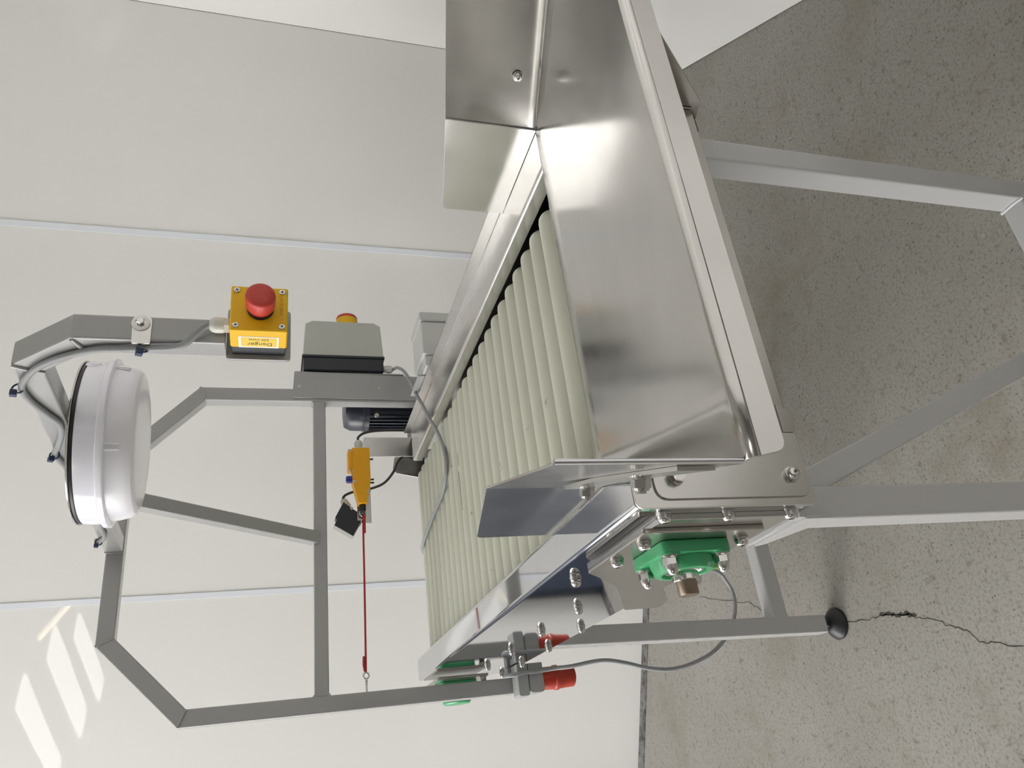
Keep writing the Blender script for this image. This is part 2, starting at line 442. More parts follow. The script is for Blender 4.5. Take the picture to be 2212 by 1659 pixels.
# left-hand wall with a wide open doorway, the daylight of the place
wl = bmesh.new()
D0, D1, DH = .15, 2.75, 3.2
for d0, d1, z0, z1 in ((-.1, D0, 0, CZ), (D1, DB + .1, 0, CZ), (D0, D1, DH, CZ)):
    hexa(wl, [W(SL, d0, z0), W(SL + .15, d0, z0), W(SL + .15, d1, z0), W(SL, d1, z0), W(SL, d0, z1), W(SL + .15, d0, z1), W(SL + .15, d1, z1), W(SL, d1, z1)])
struct(obj('wall_left', to_mesh('wall_left', wl), 'plain_wall'))
struct(wslab('wall_rear', -1.4, SL + .15, DB, DB + .15, 0, CZ, 'plain_wall'))
struct(wslab('ground', SL + .15, SL + 14, -6, DB + 6, -.15, -.02, 'yard'))
# unseen glowing ceiling panels, added for top light over the work area
for k, d in enumerate((.75, 2.15), 4):
    struct(wslab('roof_glow_%d' % k, 2.2, 5.8, d, d + .55, CZ - .03, CZ - .002, 'ceiling_glow'))
# navy door in the back wall, mirrored in the polished side plate
door = struct(wslab('door_1', 2.66, 3.56, 0, .035, .006, 2.06, 'navy_paint', None, .002))
wslab('door_frame', 2.60, 2.66, 0, .05, 0, 2.12, 'navy_paint', door, .002); wslab('door_frame', 3.56, 3.62, 0, .05, 0, 2.12, 'navy_paint', door, .002)
wslab('door_frame', 2.66, 3.56, 0, .05, 2.06, 2.12, 'navy_paint', door, .002)
wslab('door_handle', 3.40, 3.52, .060, .075, 1.02, 1.04, 'bolt_steel', door, .004)
wslab('handle_rose', 3.485, 3.515, .035, .062, 1.00, 1.06, 'bolt_steel', door, .004)
# rooflight strips in the ceiling (mirrored in the glossy wall)
for k, (s0, d0, s1, d1, w) in enumerate(((4.3, 6.2, 5.9, 7.75, .34), (4.2, 7.3, 5.9, 9.1, .40), (4.4, 8.5, 5.9, 10.2, .34)), 1):
    a = W(s0, d0, 0); b = W(s1, d1, 0); t = (b - a).normalized(); n = Vector((-t.y, t.x, 0)) * w / 2
    bm = bmesh.new()
    hexa(bm, [(*(a + n).xy, CZ - .03), (*(a - n).xy, CZ - .03), (*(b - n).xy, CZ - .03), (*(b + n).xy, CZ - .03), (*(a + n).xy, CZ - .002), (*(a - n).xy, CZ - .002), (*(b - n).xy, CZ - .002), (*(b + n).xy, CZ - .002)])
    struct(obj('roof_glow_%d' % k, to_mesh('ceiling_glow', bm, 0), 'ceiling_glow'))
for k, (s0, d0, s1, d1) in enumerate(((3.9, 6.5, 3.9, 7.7),)):
    a = W(s0, d0, CZ - .10); b = W(s1, d1, CZ - .10)
    tl = thing('tube_light', W((s0 + s1) / 2, (d0 + d1) / 2, CZ), 'warm white tube lamp fixed under the workshop ceiling', 'lamp')
    tube('glass_tube', [a, (a + b) / 2, b], .019, 'warm_tube', tl, 12, 1)
    t = (b - a).normalized(); n = Vector((-t.y, t.x, 0)) * .03; z = Vector((0, 0, .07))
    bm = bmesh.new(); q = [a + n + z * .5, a - n + z * .5, b - n + z * .5, b + n + z * .5]
    hexa(bm, q + [p + z * .9 for p in q]); obj('housing', to_mesh('housing', bm, 0), 'label_white', tl)

# ------------------------------------------------------------------ roller conveyor
XL, XR, ZT, ZB, YN = .219, .8115, .95, .735, .668
conv = thing('roller_conveyor', (.503, 1.25, 0), 'stainless inspection conveyor with cream rollers on painted grey box-section legs', 'conveyor')
def sheet_profile(line, t):
    """thin closed profile from an open polyline, thickness t on its right-hand side"""
    P = [Vector(p) for p in line]; off = []
    for i, p in enumerate(P):
        d = [(P[j + 1] - P[j]).normalized() for j in (i - 1, i) if 0 <= j < len(P) - 1]
        n = sum((Vector((v.y, -v.x)) for v in d), Vector((0, 0))); n = n / len(d); n = n / max(.3, n.length_squared)
        off.append(p + n * t)
    return [tuple(p) for p in P] + [tuple(p) for p in reversed(off)]
def arc(cx, cz, r, a0, a1, n=6):
    return [(cx + r * math.cos(math.radians(a0 + (a1 - a0) * k / n)), cz + r * math.sin(math.radians(a0 + (a1 - a0) * k / n))) for k in range(n + 1)]
# left side plate folded over into the guide rail
line = [(XL, ZB), (XL, ZT - .006)] + arc(XL + .006, ZT - .006, .006, 180, 90)[1:] + [(.262, ZT)] + arc(.262, ZT - .012, .012, 90, 35)[1:] + [(.284, .930)]
prism('side_plate', sheet_profile(line, .0025), 'Y', YN + .002, 1.912, 'stainless_polished', conv)
line = [(XR, ZT - .02), (XR, .9695), (XR - .003, .9695), (XR - .003, ZT + .001)] + [(XR - .004, ZT), (.737, ZT)] + arc(.737, ZT - .005, .005, 90, 180)[1:] + [(.732, .927), (.735, .927), (.735, ZT - .004), (.738, ZT - .003), (XR - .003, ZT - .003), (XR - .003, ZT - .02)]
prism('guide_rail', line, 'Y', .741, 1.80, 'stainless_brushed', conv)
box('side_plate', XR - .0035, XR - .0005, YN + .002, 1.80, ZB, .944, 'stainless', conv, .0005)
box('end_web', XR - .003, XR, 1.80, 1.905, ZB, .945, 'stainless', conv, .0005)
# rollers
rm = None
RP, RR, RZ = .0468, .0226, .9054; SCY = .7824 + RP * 14
prof = [(0, -.235), (.006, -.235), (.0145, -.233), (.0195, -.2305), (.0217, -.2265), (RR, -.220), (RR, .220), (.0217, .2265), (.0195, .2305), (.0145, .233), (.006, .235), (0, .235)]
ys = [.7824 + RP * k for k in range(24)]
spots = [(y, RZ) for y in ys] + [(1.890, RZ - .030), (1.896, RZ - .076)]
me = to_mesh('roller', lathe_bm(prof, 32), 30, False); me.materials.append(MT['roller_plastic'])
for i, (y, z) in enumerate(spots):
    obj('roller', me, None, conv, axis_mw((.493, y, z), (1, 0, 0), i * .7))
box('scuff_mark', .478, .560, SCY - .0010, SCY + .0010, RZ + RR - .0006, RZ + RR + .0002, 'black_rubber', conv, 0)
box('scuff_mark', .572, .600, SCY - .0030, SCY - .0014, RZ + RR - .0006, RZ + RR + .0001, 'black_rubber', conv, 0)
# chain guides, drip tray, cross members
box('chain_guide', .724, .732, .70, 1.86, .872, .897, 'black_plastic', conv)
box('chain_guide', .2565, .262, .70, 1.86, .872, .897, 'black_plastic', conv)
box('drip_tray', .24, .765, .72, 1.88, .772, .776, 'stainless_shaded', conv, .001)
box('near_cross_plate', .302, XR - .004, .672, .676, .735, .944, 'stainless_shaded', conv, .0012)
prism('near_cross_lip', [(.676, .735), (.716, .735), (.716, .738), (.676, .738)], 'X', .302, XR - .004, 'stainless_shaded', conv)
box('far_cross_plate', .24, .765, 1.86, 1.864, .74, .80, 'stainless_shaded', conv)
# near end plates at the left corner
p = rpoly([(.217, .951), (.217, .7365), (.301, .7365), (.301, .951)], [.010, .008, .004, .004])
prism('end_plate', p, 'Y', YN - .003, YN, 'stainless_brushed', conv, .0009)
p = rpoly([(.2255, .927), (.2255, .743), (.299, .743), (.299, .927)], [.016, .010, .003, .003])
prism('end_plate', p, 'Y', YN - .006, YN - .003, 'stainless_brushed', conv, .0009)
prism('corner_gusset', [(.301, .752), (.301, .737), (.325, .731), (.336, .752)], 'Y', YN - .004, YN - .001, 'stainless_shaded', conv, .0005)
fast('hex_bolt', (.2485, YN - .006, .902), (0, -1, 0), conv, .3)
fast('button_bolt', (.2495, YN - .006, .761), (0, -1, 0), conv)
# bolts along the left side
for z in (.907, .831, .753): fast('button_bolt', (XL, .6925, z), (-1, 0, 0), conv)
for y, z in ((.951, .910), (1.146, .833), (1.328, .759), (1.332, .833), (1.528, .754), (1.530, .831), (1.736, .748), (1.731, .829), (1.896, .749)):
    fast('stud_nut', (XL, y, z), (-1, 0, 0), conv)
# bearing carrier plates, left
prism('bearing_backing', [(.690, .752), (.690, .910), (.905, .910), (.905, .752)], 'X', .2125, XL, 'stainless_brushed', conv, .0006)
prism('bearing_carrier', rpoly([(.716, .772), (.716, .922), (.878, .922), (.905, .897), (1.047, .784), (1.050, .762), (.90, .762)], [.003, .004, .010, .012, .006, .003, 0]), 'X', .2065, .2125, 'stainless_shaded', conv, .0012)
prism('bearing_carrier', rpoly([(1.815, .805), (1.815, .925), (1.985, .925), (1.985, .805)], .006), 'X', .2065, .2125, 'stainless_shaded', conv, .0012)
for y, z in ((.749, .9065), (.820, .9085), (.748, .7845)): fast('button_bolt', (.2065, y, z), (-1, 0, 0), conv)
for y, z in ((1.83, .815), (1.97, .815)): fast('stud_nut', (.2065, y, z), (-1, 0, 0), conv)
pts = rpoly([(1.00, .819), (1.023, .819), (1.175, .742), (1.175, .677), (1.12, .689), (1.00, .760)], [.004, .004, .010, .012, .012, .004])
prism('slide_tab', pts, 'X', .2135, .217, 'stainless_shaded', conv, .001)
# flange bearings: square green housing, hub, steel ring, shaft, acorn nuts
def bearing(y, z, shaft):
    b = prism('flange_bearing', rpoly([(y - .043, z - .043), (y + .043, z - .043), (y + .043, z + .043), (y - .043, z + .043)], .010), 'X', .1925, .2065, 'green_plastic', conv, .002)
    lathe('hub', [(0, 0), (.038, 0), (.0365, .006), (.0335, .0135), (.0325, .0145), (.0270, .0150), (.0262, .0145), (.0255, .0105), (0, .0105)], (.1930, y, z), (-1, 0, 0), 'green_plastic', b, 48)
    for sy in (-1, 1):
        for sz in (-1, 1):
            lathe('bolt_boss', [(0, 0), (.0115, 0), (.0110, .0015), (0, .0016)], (.1928, y + sy * .032, z + sz * .032), (-1, 0, 0), 'green_plastic', b, 24)
            fast('dome_nut', (.1915, y + sy * .032, z + sz * .032), (-1, 0, 0), b, .2 * sy)
    lathe('bearing_seal', [(0, 0), (.0254, 0), (.0254, .0012), (.0225, .0016), (.0215, .0006), (.0165, .0008), (0, .001)], (.1828, y, z), (-1, 0, 0), 'bolt_steel', b, 40)
    lathe('bearing_ring', [(0, 0), (.0158, 0), (.0158, .0135), (.0150, .0145), (0, .0146)], (.1835, y, z), (-1, 0, 0), 'bolt_steel', b, 40)
    g = lathe('set_screw', [(0, 0), (.0022, 0), (.0022, .0006), (.0012, .0006), (.0012, -.0004), (0, -.0004)], (.1765, y - .0110, z + .0112), (0, -.70, .71), 'shaft_steel', b, 14)
    lathe('grease_cap', [(0, 0), (.0042, 0), (.0042, .007), (.0030, .0085), (.0028, .006), (0, .006)], (.1845, y - .004, z - .034), (0, -.1, -1), 'bright_green', b, 18)
    if shaft:
        lathe('shaft', [(0, 0), (.0118, 0), (.0118, .0275), (.0108, .0290), (0, .0292)], (.1825, y, z), (-1, 0, 0), 'shaft_steel', b, 32)
    else:
        lathe('end_cover', [(0, 0), (.034, 0), (.0325, .018), (.0290, .021), (0, .0215)], (.1800, y, z), (-1, 0, 0), 'green_plastic', b, 40)
bearing(.7855, .844, True)
bearing(1.898, .866, False)
# guard plate on the right-hand side, its floor reflection painted in as darker steel
prism('side_guard', rpoly([(.500, .93), (.534, .872), (.658, .727), (.692, .7165), (.699, .735), (.699, .93)], [0, 0, .004, .004, .002, 0]), 'X', .8120, .8150, 'stainless_shaded', conv, .0008)
box('guard_return', .790, .812, .692, .699, .7165, .74, 'black_plastic', conv, .0006)
# legs and floor frame
TW = .040
lp = rrect(TW, TW, .0045)
def leg(x, y, z0, z1): return tube_run(['leg'], [(x, y, z0), (x, y, z1)], lp, (0, 1, 0), 'grey_paint_lit', conv)[0]
NLX, NRX, NY, FY = .2335, .7755, .728, 1.590
tube_run(['leg', 'floor_cross_tube', 'leg'], [(NLX, NY, .742), (NLX, NY, .080), (NRX, NY, .080), (NRX, NY, .742)], lp, (0, 1, 0), 'grey_paint_lit', conv)
tube_run(['leg'], [(.2225, FY, .048), (.2450, FY, .80)], lp, (0, 1, 0), 'grey_paint_lit', conv); leg(NRX, FY, .048, .7345)
tube_run(['floor_cross_tube'], [(.2425, FY, .1655), (.7555, FY, .1655)], rrect(TW, TW, .0045), (0, 1, 0), 'grey_paint_lit', conv)
tube_run(['diagonal_brace'], [(.2585, NY, .700), (.500, NY, .100)], rrect(.031, .031, .003), (0, 1, 0), 'grey_paint_lit', conv)
tube('weld_bead', [(NRX - .0205, NY - .022, .100), (NRX - .0205, NY, .1015), (NRX - .0205, NY + .022, .100)], .0035, 'grey_paint_lit', conv, 8, 4)
box('leg_shelf', .2135, .2535, .700, .812, .7270, .7350, 'grey_paint_lit', conv, .0015)
prism('leg_gusset', rpoly([(.700, .727), (.700, .690), (.715, .692), (.800, .716), (.812, .727)], .003), 'X', .2115, .2165, 'grey_paint_lit', conv, .001)
box('leg_pad', .2135, .262, .703, .709, .712, .752, 'grey_paint_lit', conv, .004)
for x, y in ((.2225, FY), (NRX, FY), (NLX, NY), (NRX, NY)):
    zt = .05 if y == FY else .060
    ft = lathe('levelling_foot', [(0, 0), (.0355, 0), (.0365, .004), (.0350, .008), (.0180, .0275), (.0125, .030), (0, .030)], (x, y, .0005), (0, 0, 1), 'black_rubber', conv, 40)
    lathe('foot_stem', [(0, 0), (.006, 0), (.006, zt - .028), (0, zt - .028)], (x, y, .0295), (0, 0, 1), 'bolt_steel', ft, 16)

# ------------------------------------------------------------------ infeed hopper (flared tray)
hop = thing('infeed_hopper', (.535, .57, .95), 'flared stainless infeed tray with upright side wings at the conveyor end', 'hopper')
FL, FR_, NL, NR = (.270, .738), (.800, .738), (.1595, .396), (.9105, .396)
ZF, ZNR = .951, 1.0097
def tray_floor():
    bm = bmesh.new(); nx, ny = 14, 10; g = []
    for j in range(ny + 1):
        t = j / ny; row = []
        for i in range(nx + 1):
            u = i / nx
            xl = FL[0] + (NL[0] - FL[0]) * t; xr = FR_[0] + (NR[0] - FR_[0]) * t
            row.append(bm.verts.new((xl + (xr - xl) * u, FL[1] + (NL[1] - FL[1]) * t, ZF + (ZNR - ZF) * t)))
        g.append(row)
    for a, b in zip(g, g[1:]):
        for i in range(nx): bm.faces.new((a[i], a[i + 1], b[i + 1], b[i]))
    # rounded nose and front lip, corners of the lip rounded
    prev = g[-1]; R = .008
    for k in range(1, 8):
        a = math.radians(90 * k / 7); row = []
        for i in range(nx + 1):
            v = g[-1][i].co; row.append(bm.verts.new((v.x, v.y - R * math.sin(a), ZNR - R * (1 - math.cos(a)))))
        for i in range(nx): bm.faces.new((prev[i], prev[i + 1], row[i + 1], row[i]))
        prev = row
    # far edge lip turned down to the rollers
    row = [bm.verts.new((v.co.x, v.co.y + .020, v.co.z - .0125)) for v in g[0]]
    for i in range(nx): bm.faces.new((g[0][i], g[0][i + 1], row[i + 1], row[i]))
    bmesh.ops.recalc_face_normals(bm, faces=bm.faces)
    me = to_mesh('tray_floor', bm, 28)
    o = obj('tray_floor', me, 'stainless', hop)
    md = o.modifiers.new('thickness', 'SOLIDIFY'); md.thickness = .002; md.offset = -1
    return o
tray_floor()
lipY = .396 - .008
prism('front_lip', rpoly([(NL[0], ZNR - .008), (NL[0] + .004, .981), (NR[0] - .004, .981), (NR[0], ZNR - .008)], [0, .010, .010, 0]), 'Y', lipY, lipY + .002, 'stainless_brushed', hop, .0005)
def wing(F, Nn, zc0, zc1, zn0, zn1, side):
    d = (Vector((*Nn, 0)) - Vector((*F, 0))).normalized(); n = Vector((d.y, -d.x, 0)) * .002 * side
    return slab('side_wing', [(*F, zc0), (*Nn, zn0), (*Nn, zn1), (*F, zc1)], n, 'stainless', hop)
wing(FR_, NR, ZF, 1.081, ZNR, 1.140, -1)
wing(FL, NL, ZF, 1.081, ZNR, 1.140, 1)
for x, s in ((.798, 1), (.270, -1)):
    prism('end_wing', rpoly([(.738, ZT + .0005), (.738, 1.081), (.9175, 1.0475), (.9165, ZT + .0005)], [0, 0, .010, 0]), 'X', min(x, x + .002 * s), max(x, x + .002 * s), 'stainless', hop, .0004)
    tube('weld_bead', [(x, .737, ZT + .002), (x, .737, 1.02), (x, .737, 1.080)], .0011, 'bolt_steel', hop, 8, 4)
for Nn in (NL, NR): tube('edge_hem', [(Nn[0], Nn[1], ZNR + .001), (Nn[0], Nn[1], 1.075), (Nn[0], Nn[1], 1.1395)], .0019, 'stainless_polished', hop, 10, 4)
fast('button_bolt', (.8205, .669, .995), (-.951, -.309, 0), hop, 0, .80)
th = math.radians(17.91)
dn = Vector((-math.cos(th), math.sin(th), 0)); dd = Vector((-math.sin(th), -math.cos(th), 0))
# flat bar bolted along the outside of the left wing
base = Vector((.27, .738, 0))
def wp(a, o, z): p = base + dd * a + dn * o; return (p.x, p.y, z)
strap = bmesh.new(); sp_ = []
for a, o, z0, z1 in ((.118, .0050, 1.012, 1.040), (.205, .0022, 1.020, 1.048), (.345, .0022, 1.022, 1.050)):
    sp_.append([strap.verts.new(wp(a, oo, z)) for oo, z in ((o, z0), (o, z1), (o + .003, z1), (o + .003, z0))])
for a, b in zip(sp_, sp_[1:]):
    for k in range(4): strap.faces.new((a[k], a[(k + 1) % 4], b[(k + 1) % 4], b[k]))
strap.faces.new(sp_[0]); strap.faces.new(sp_[-1])
obj('strap_bracket', to_mesh('strap_bracket', strap, 20), 'stainless_brushed', hop)
fast('lock_nut', wp(.135, .0070, 1.024), dn, hop, 0, .80); fast('lock_nut', wp(.285, .0050, 1.046), dn, hop, 0, .85)

# ------------------------------------------------------------------ gantry over the conveyor
AW = .0347; AY = 1.8174; h = AW / 2
gan = thing('lamp_gantry', (.546, AY, .706), 'painted grey box-section arch with a forward arm over the conveyor', 'gantry')
ap = rrect(AW, AW, .0033)
XLc, XRc = .1605 + h, .9314 - h
arch = [(XLc, AY, .706), (XLc, AY, 1.4556), (.3383, AY, 1.6117), (.7536, AY, 1.6117), (XRc, AY, 1.4556), (XRc, AY, .758)]
tube_run(['gantry_post', 'mitred_corner', 'top_bar', 'mitred_corner', 'gantry_post'], arch, ap, (0, 1, 0), 'grey_paint', gan)
tube_run(['cross_bar'], [(XLc + h, AY, 1.1796), (XRc - h, AY, 1.1796)], rrect(.0304, .0304, .003), (0, 1, 0), 'grey_paint', gan)
armX = .5259 + h
arm = [(armX, AY - h, 1.6134), (armX, .9753, 1.5917), (armX, .9119, 1.5228), (armX, .9119, 1.3560)]
tube_run(['forward_arm', 'mitred_corner', 'drop_arm'], arm, ap, (1, 0, 0), 'grey_paint', gan)
tube_run(['arm_brace'], [(armX - .001, AY - .011, 1.1916), (armX - .001, 1.4877, 1.5819)], rrect(.0282, .0282, .003), (1, 0, 0), 'grey_paint', gan)
def weld(pts): tube('weld_bead', pts, .0030, 'grey_paint', gan, 8, 4)
weld([(armX - h, AY - h - .001, 1.596), (armX - h - .001, AY - h - .001, 1.613), (armX - h, AY - h - .001, 1.631)])
weld([(armX - h, .8985, 1.5290), (armX - h - .001, .912, 1.5225), (armX - h, .927, 1.5165)])
weld([(armX - h, .9680, 1.6085), (armX - h - .001, .976, 1.5925), (armX - h, .984, 1.5745)])
for x0, z0, x1, z1 in ((.1615, 1.4625, .1942, 1.4485), (.3306, 1.6285, .3459, 1.5955)):
    weld([(x0, AY - h, z0), ((x0 + x1) / 2, AY - h - .0005, (z0 + z1) / 2), (x1, AY - h, z1)])
    weld([(1.0919 - x0, AY - h, z0), (1.0919 - (x0 + x1) / 2, AY - h - .0005, (z0 + z1) / 2), (1.0919 - x1, AY - h, z1)])
for s in (-1, 1):
    for x in (XRc - h - .001, XLc + h + .001):
        weld([(x, AY - h, 1.1796 + s * .0152), (x, AY, 1.1796 + s * .0168), (x, AY + h, 1.1796 + s * .0152)])
prism('estop_backplate', rpoly([(.5172, 1.2751), (.5942, 1.2751), (.5942, 1.3553), (.5172, 1.3553)], .0055), 'Y', .9195, .9244, 'grey_paint', gan, .0008)
for z in (.738,): box('post_spacer', XLc + h, XL, AY - .012, AY + .012, z, z + .024, 'grey_paint', gan)
for z in (.80, .87): box('post_spacer', XR, XRc - h, AY - .012, AY + .012, z, z + .024, 'grey_paint', gan)
# cable clip on the drop arm
clip = prism('cable_clip', rpoly([(.5199, 1.4415), (.5617, 1.4415), (.5617, 1.4643), (.5199, 1.4627)], [.002, .011, .011, .002]), 'Y', .8926, .8946, 'stainless_brushed', gan, .0004)
lathe('sealing_washer', [(.0062, 0), (.0104, 0), (.0108, .0012), (.0095, .0024), (.0062, .0026)], (.5487, .8926, 1.4540), (0, -1, 0), 'label_white', clip, 28)
lathe('bolt_washer', [(0, 0), (.0066, 0), (.0066, .0012), (0, .0012)], (.5487, .8920, 1.4540), (0, -1, 0), 'bolt_steel', clip, 24)
lathe('hex_head', [(0, 0), (.0048, 0), (.0048, .0048), (.0042, .0055), (0, .0056)], (.5487, .8908, 1.4540), (0, -1, 0), 'bolt_steel', clip, 6, 20)
# bracket plate for the isolator, on the right post
plate = prism('isolator_bracket', rpoly([(.9021, .9042), (.9715, .9042), (.9802, 1.2414), (.9043, 1.2458)], .004), 'Y', 1.7955, 1.7998, 'grey_paint', gan, .0008)
box('bracket_flange', .9760, .9800, 1.7970, 1.9000, .960, 1.2414, 'grey_paint', plate, .001)
for z in (1.2295, 1.0257): fast('cross_screw', (.9358, 1.7955, z), (0, -1, 0), plate, .6)

# ------------------------------------------------------------------ round lamp
LX, LY = .501, 1.152
lamp = thing('bulkhead_lamp', (LX, LY, 1.557), 'round white bulkhead lamp with black gasket hung under the grey arm', 'lamp')
tilt = Vector((0, -.026, 1)).normalized()
def ll(name, prof, material, seg=96): return lathe(name, prof, (LX, LY, 1.5175), tilt, material, lamp, seg, 25)
ll('mounting_plate', [(0, .0365), (.1185, .0365), (.1195, .0375), (.1185, .0392), (0, .0392)], 'bolt_steel')
ll('gasket', [(0, .0310), (.1160, .0310), (.1172, .0325), (.1172, .0358), (.1160, .0366), (0, .0366)], 'black_rubber')
ll('lamp_base', [(0, .0045), (.1182, .0045), (.1186, .0060), (.1176, .0300), (.1166, .0314), (0, .0314)], 'white_plastic')
ll('clamp_ring', [(.110, -.0052), (.1205, -.0052), (.1232, -.0035), (.1238, 0), (.1232, .0036), (.1205, .0050), (.110, .0050)], 'white_plastic')
df = ll('diffuser', [(0, -.0405), (.060, -.0405), (.090, -.0400), (.0985, -.0385), (.1045, -.0362), (.1085, -.0315), (.1105, -.0255), (.1130, -.0150), (.1142, -.0045), (.110, -.0045)], 'diffuser')
# small ribs on the diffuser rim and knock-out boss on the base
for a in (-118, -114, 12, 16, -46, -42):
    ca, sa = math.cos(math.radians(a)), math.sin(math.radians(a))
    tube('grip_rib', [(LX + ca * .1145, LY + sa * .1145, 1.5145), (LX + ca * .1138, LY + sa * .1138, 1.502), (LX + ca * .1120, LY + sa * .1120, 1.4915)], .0013, 'diffuser', df, 8, 4)
a = math.radians(-43); ca, sa = math.cos(a), math.sin(a)
kn = lathe('knockout_boss', [(0, 0), (.0130, 0), (.0130, .0016), (.0120, .0024), (0, .0024)], (LX + ca * .1166, LY + sa * .1166, 1.5370), (ca, sa, 0), 'white_plastic', lamp, 32)
lathe('knockout_disc', [(0, 0), (.0082, 0), (.0078, .0012), (.0058, .0012), (.0052, .0004), (0, .0004)], (LX + ca * .1189, LY + sa * .1189, 1.5370), (ca, sa, 0), 'white_plastic', kn, 32)

place(lamp, (LX, LY, 1.557), (.5432, 1.2491, 1.5786), 1.0843)

# ------------------------------------------------------------------ emergency stop
es = thing('emergency_stop_box', (.512, .847, 1.278), 'yellow emergency stop box with a red mushroom button', 'stop button')
box('lid', .482, .5425, .790, .829, 1.282, 1.3455, 'estop_yellow', es, .0022, 3)
base_ = box('base', .4832, .5413, .829, .8475, 1.2835, 1.3440, 'black_plastic', es, .0012)
ec = Vector((.5115, .790, 1.3125))
bt = lathe('button', [(0, .0020), (.0135, .0020), (.0140, .0060), (.0158, .0085), (.0166, .0140), (.0166, .0260), (.0160, .0290), (.0140, .0308), (.0085, .0318), (0, .0322)], ec, (0, -1, 0), 'estop_red', es, 48, 40)
lathe('button_collar', [(0, -.001), (.0150, -.001), (.0150, .0022), (.0135, .0030), (0, .0030)], ec, (0, -1, 0), 'black_rubber', es, 40)
for x in (.4885, .536):
    for z in (1.2885, 1.3390):
        fast('cross_screw', (x, .7896, z), (0, -1, 0), es, random.uniform(0, 1), 1.0, 'lid_screw')
gland('cable_gland', (.501, .812, 1.3450), (0, 0, 1), es, .92)
st_ = box('warning_sticker', .4816, .4821, .8030, .8275, 1.2915, 1.3360, 'label_white', es, 0)
yl = prism('sticker_field', rpoly([(.8048, 1.2935), (.8250, 1.2935), (.8250, 1.3335), (.8048, 1.3335)], .0025), 'X', .48145, .4817, 'label_yellow', st_)
text_mesh('sticker_text', 'Danger', .0095, (.48140, .8190, 1.3125), (0, 0, 1), (0, 1, 0), 'ink', st_)
text_mesh('sticker_text', '230 Volts', .0058, (.48140, .8092, 1.3135), (0, 0, 1), (0, 1, 0), 'ink', st_)
text_mesh('embossed_lettering', 'NOT-AUS', .0062, (.5175, .7898, 1.2895), (-1, 0, 0), (0, 0, -1), 'estop_yellow', es, .0004)

place(es, (.512, .847, 1.278), (.5552, .9184, 1.2761), 1.0843)

# ------------------------------------------------------------------ cables
c = tube('stop_cable', [(0.5432, 0.8805, 1.3729), (0.5411, 0.8805, 1.3792), (0.5335, 0.8837, 1.3878), (0.5221, 0.8935, 1.4019), (0.5199, 0.9, 1.4182), (0.5199, 0.9043, 1.4518), (0.5205, 0.9086, 1.4767), (0.5205, 0.9119, 1.5028), (0.5207, 0.9249, 1.5299), (0.5207, 0.9444, 1.5591), (0.5207, 0.9726, 1.5852), (0.5205, 1.0149, 1.6069), (0.5207, 1.055, 1.6069), (0.5207, 1.0984, 1.5949), (0.5207, 1.1288, 1.5863), (0.5207, 1.1613, 1.5895), (0.5207, 1.2036, 1.6014), (0.5205, 1.2426, 1.6144), (0.5207, 1.2762, 1.6123), (0.5207, 1.4096, 1.5982), (0.5207, 1.6113, 1.6079), (0.5207, 1.672, 1.6112), (0.5207, 1.7045, 1.6275), (0.5335, 1.7349, 1.6372), (0.5454, 1.7891, 1.6405)], .0044, 'cable_grey', None, 10, 8)
tag(c, 'grey cable strapped along the arm from the yellow stop box to the lamp', 'cable')
def tie(y, z, where, roll=0.):
    x = .5199
    t = thing('cable_tie', (x, y, z), 'dark blue cable tie ' + where, 'cable tie', 'blue cable ties on the gantry arm')
    tube('strap', [(x + .0065 * math.cos(a), y + .0012 * math.sin(2 * a), z + .0065 * math.sin(a)) for a in [k * PI / 6 for k in range(13)]], .0013, 'tie_blue', t, 6, 2)
    box('tie_head', -.0040, .0040, -.0045, .0045, -.0034, .0048, 'tie_blue', t, .0008, 1, Matrix.Translation((x - .0075, y - .001, z + .003)) @ Matrix.Rotation(roll, 4, 'X'))
tie(.902, 1.4502, 'at the steel clip on the drop arm', .3); tie(1.0192, 1.6123, 'at the mitred bend of the grey arm', .2)
tie(1.2426, 1.6144, 'on the arm just above the round lamp', .5); tie(1.7024, 1.6264, 'on the arm where it joins the arch', .1)

# ------------------------------------------------------------------ isolator box on the right post
iso = thing('isolator_box', (.97, 1.70, 1.035), 'pale grey and black isolator enclosure with red and yellow rotary handle', 'switch box')
box('black_base', .905, .942, 1.648, 1.725, 1.036, 1.226, 'black_plastic', iso, .004)
box('base_rim', .938, .945, 1.645, 1.728, 1.033, 1.229, 'black_plastic', iso, .002)
cov = prism('cover', rpoly([(.945, 1.035), (1.034, 1.040), (1.043, 1.056), (1.043, 1.205), (1.034, 1.221), (.945, 1.226)], .003), 'Y', 1.650, 1.723, 'pale_box', iso, .004)
lathe('handle_plate', [(0, 0), (.0300, 0), (.0300, .004), (.0278, .0055), (.0262, .024), (0, .024)], (1.043, 1.684, 1.118), (1, 0, 0), 'estop_yellow', iso, 40)
lathe('rotary_handle', [(0, 0), (.0262, 0), (.0264, .005), (.0240, .009), (.0120, .010), (0, .010)], (1.067, 1.684, 1.118), (1, 0, 0), 'estop_red', iso, 40)
box('handle_grip', 1.074, 1.082, 1.680, 1.688, 1.095, 1.141, 'estop_red', iso, .002)
gland('cable_gland', (.918, 1.662, 1.036), (0, 0, -1), iso, .95)
place(iso, (.97, 1.70, 1.035), (1.0518, 1.8433, 1.0127), 1.0843)
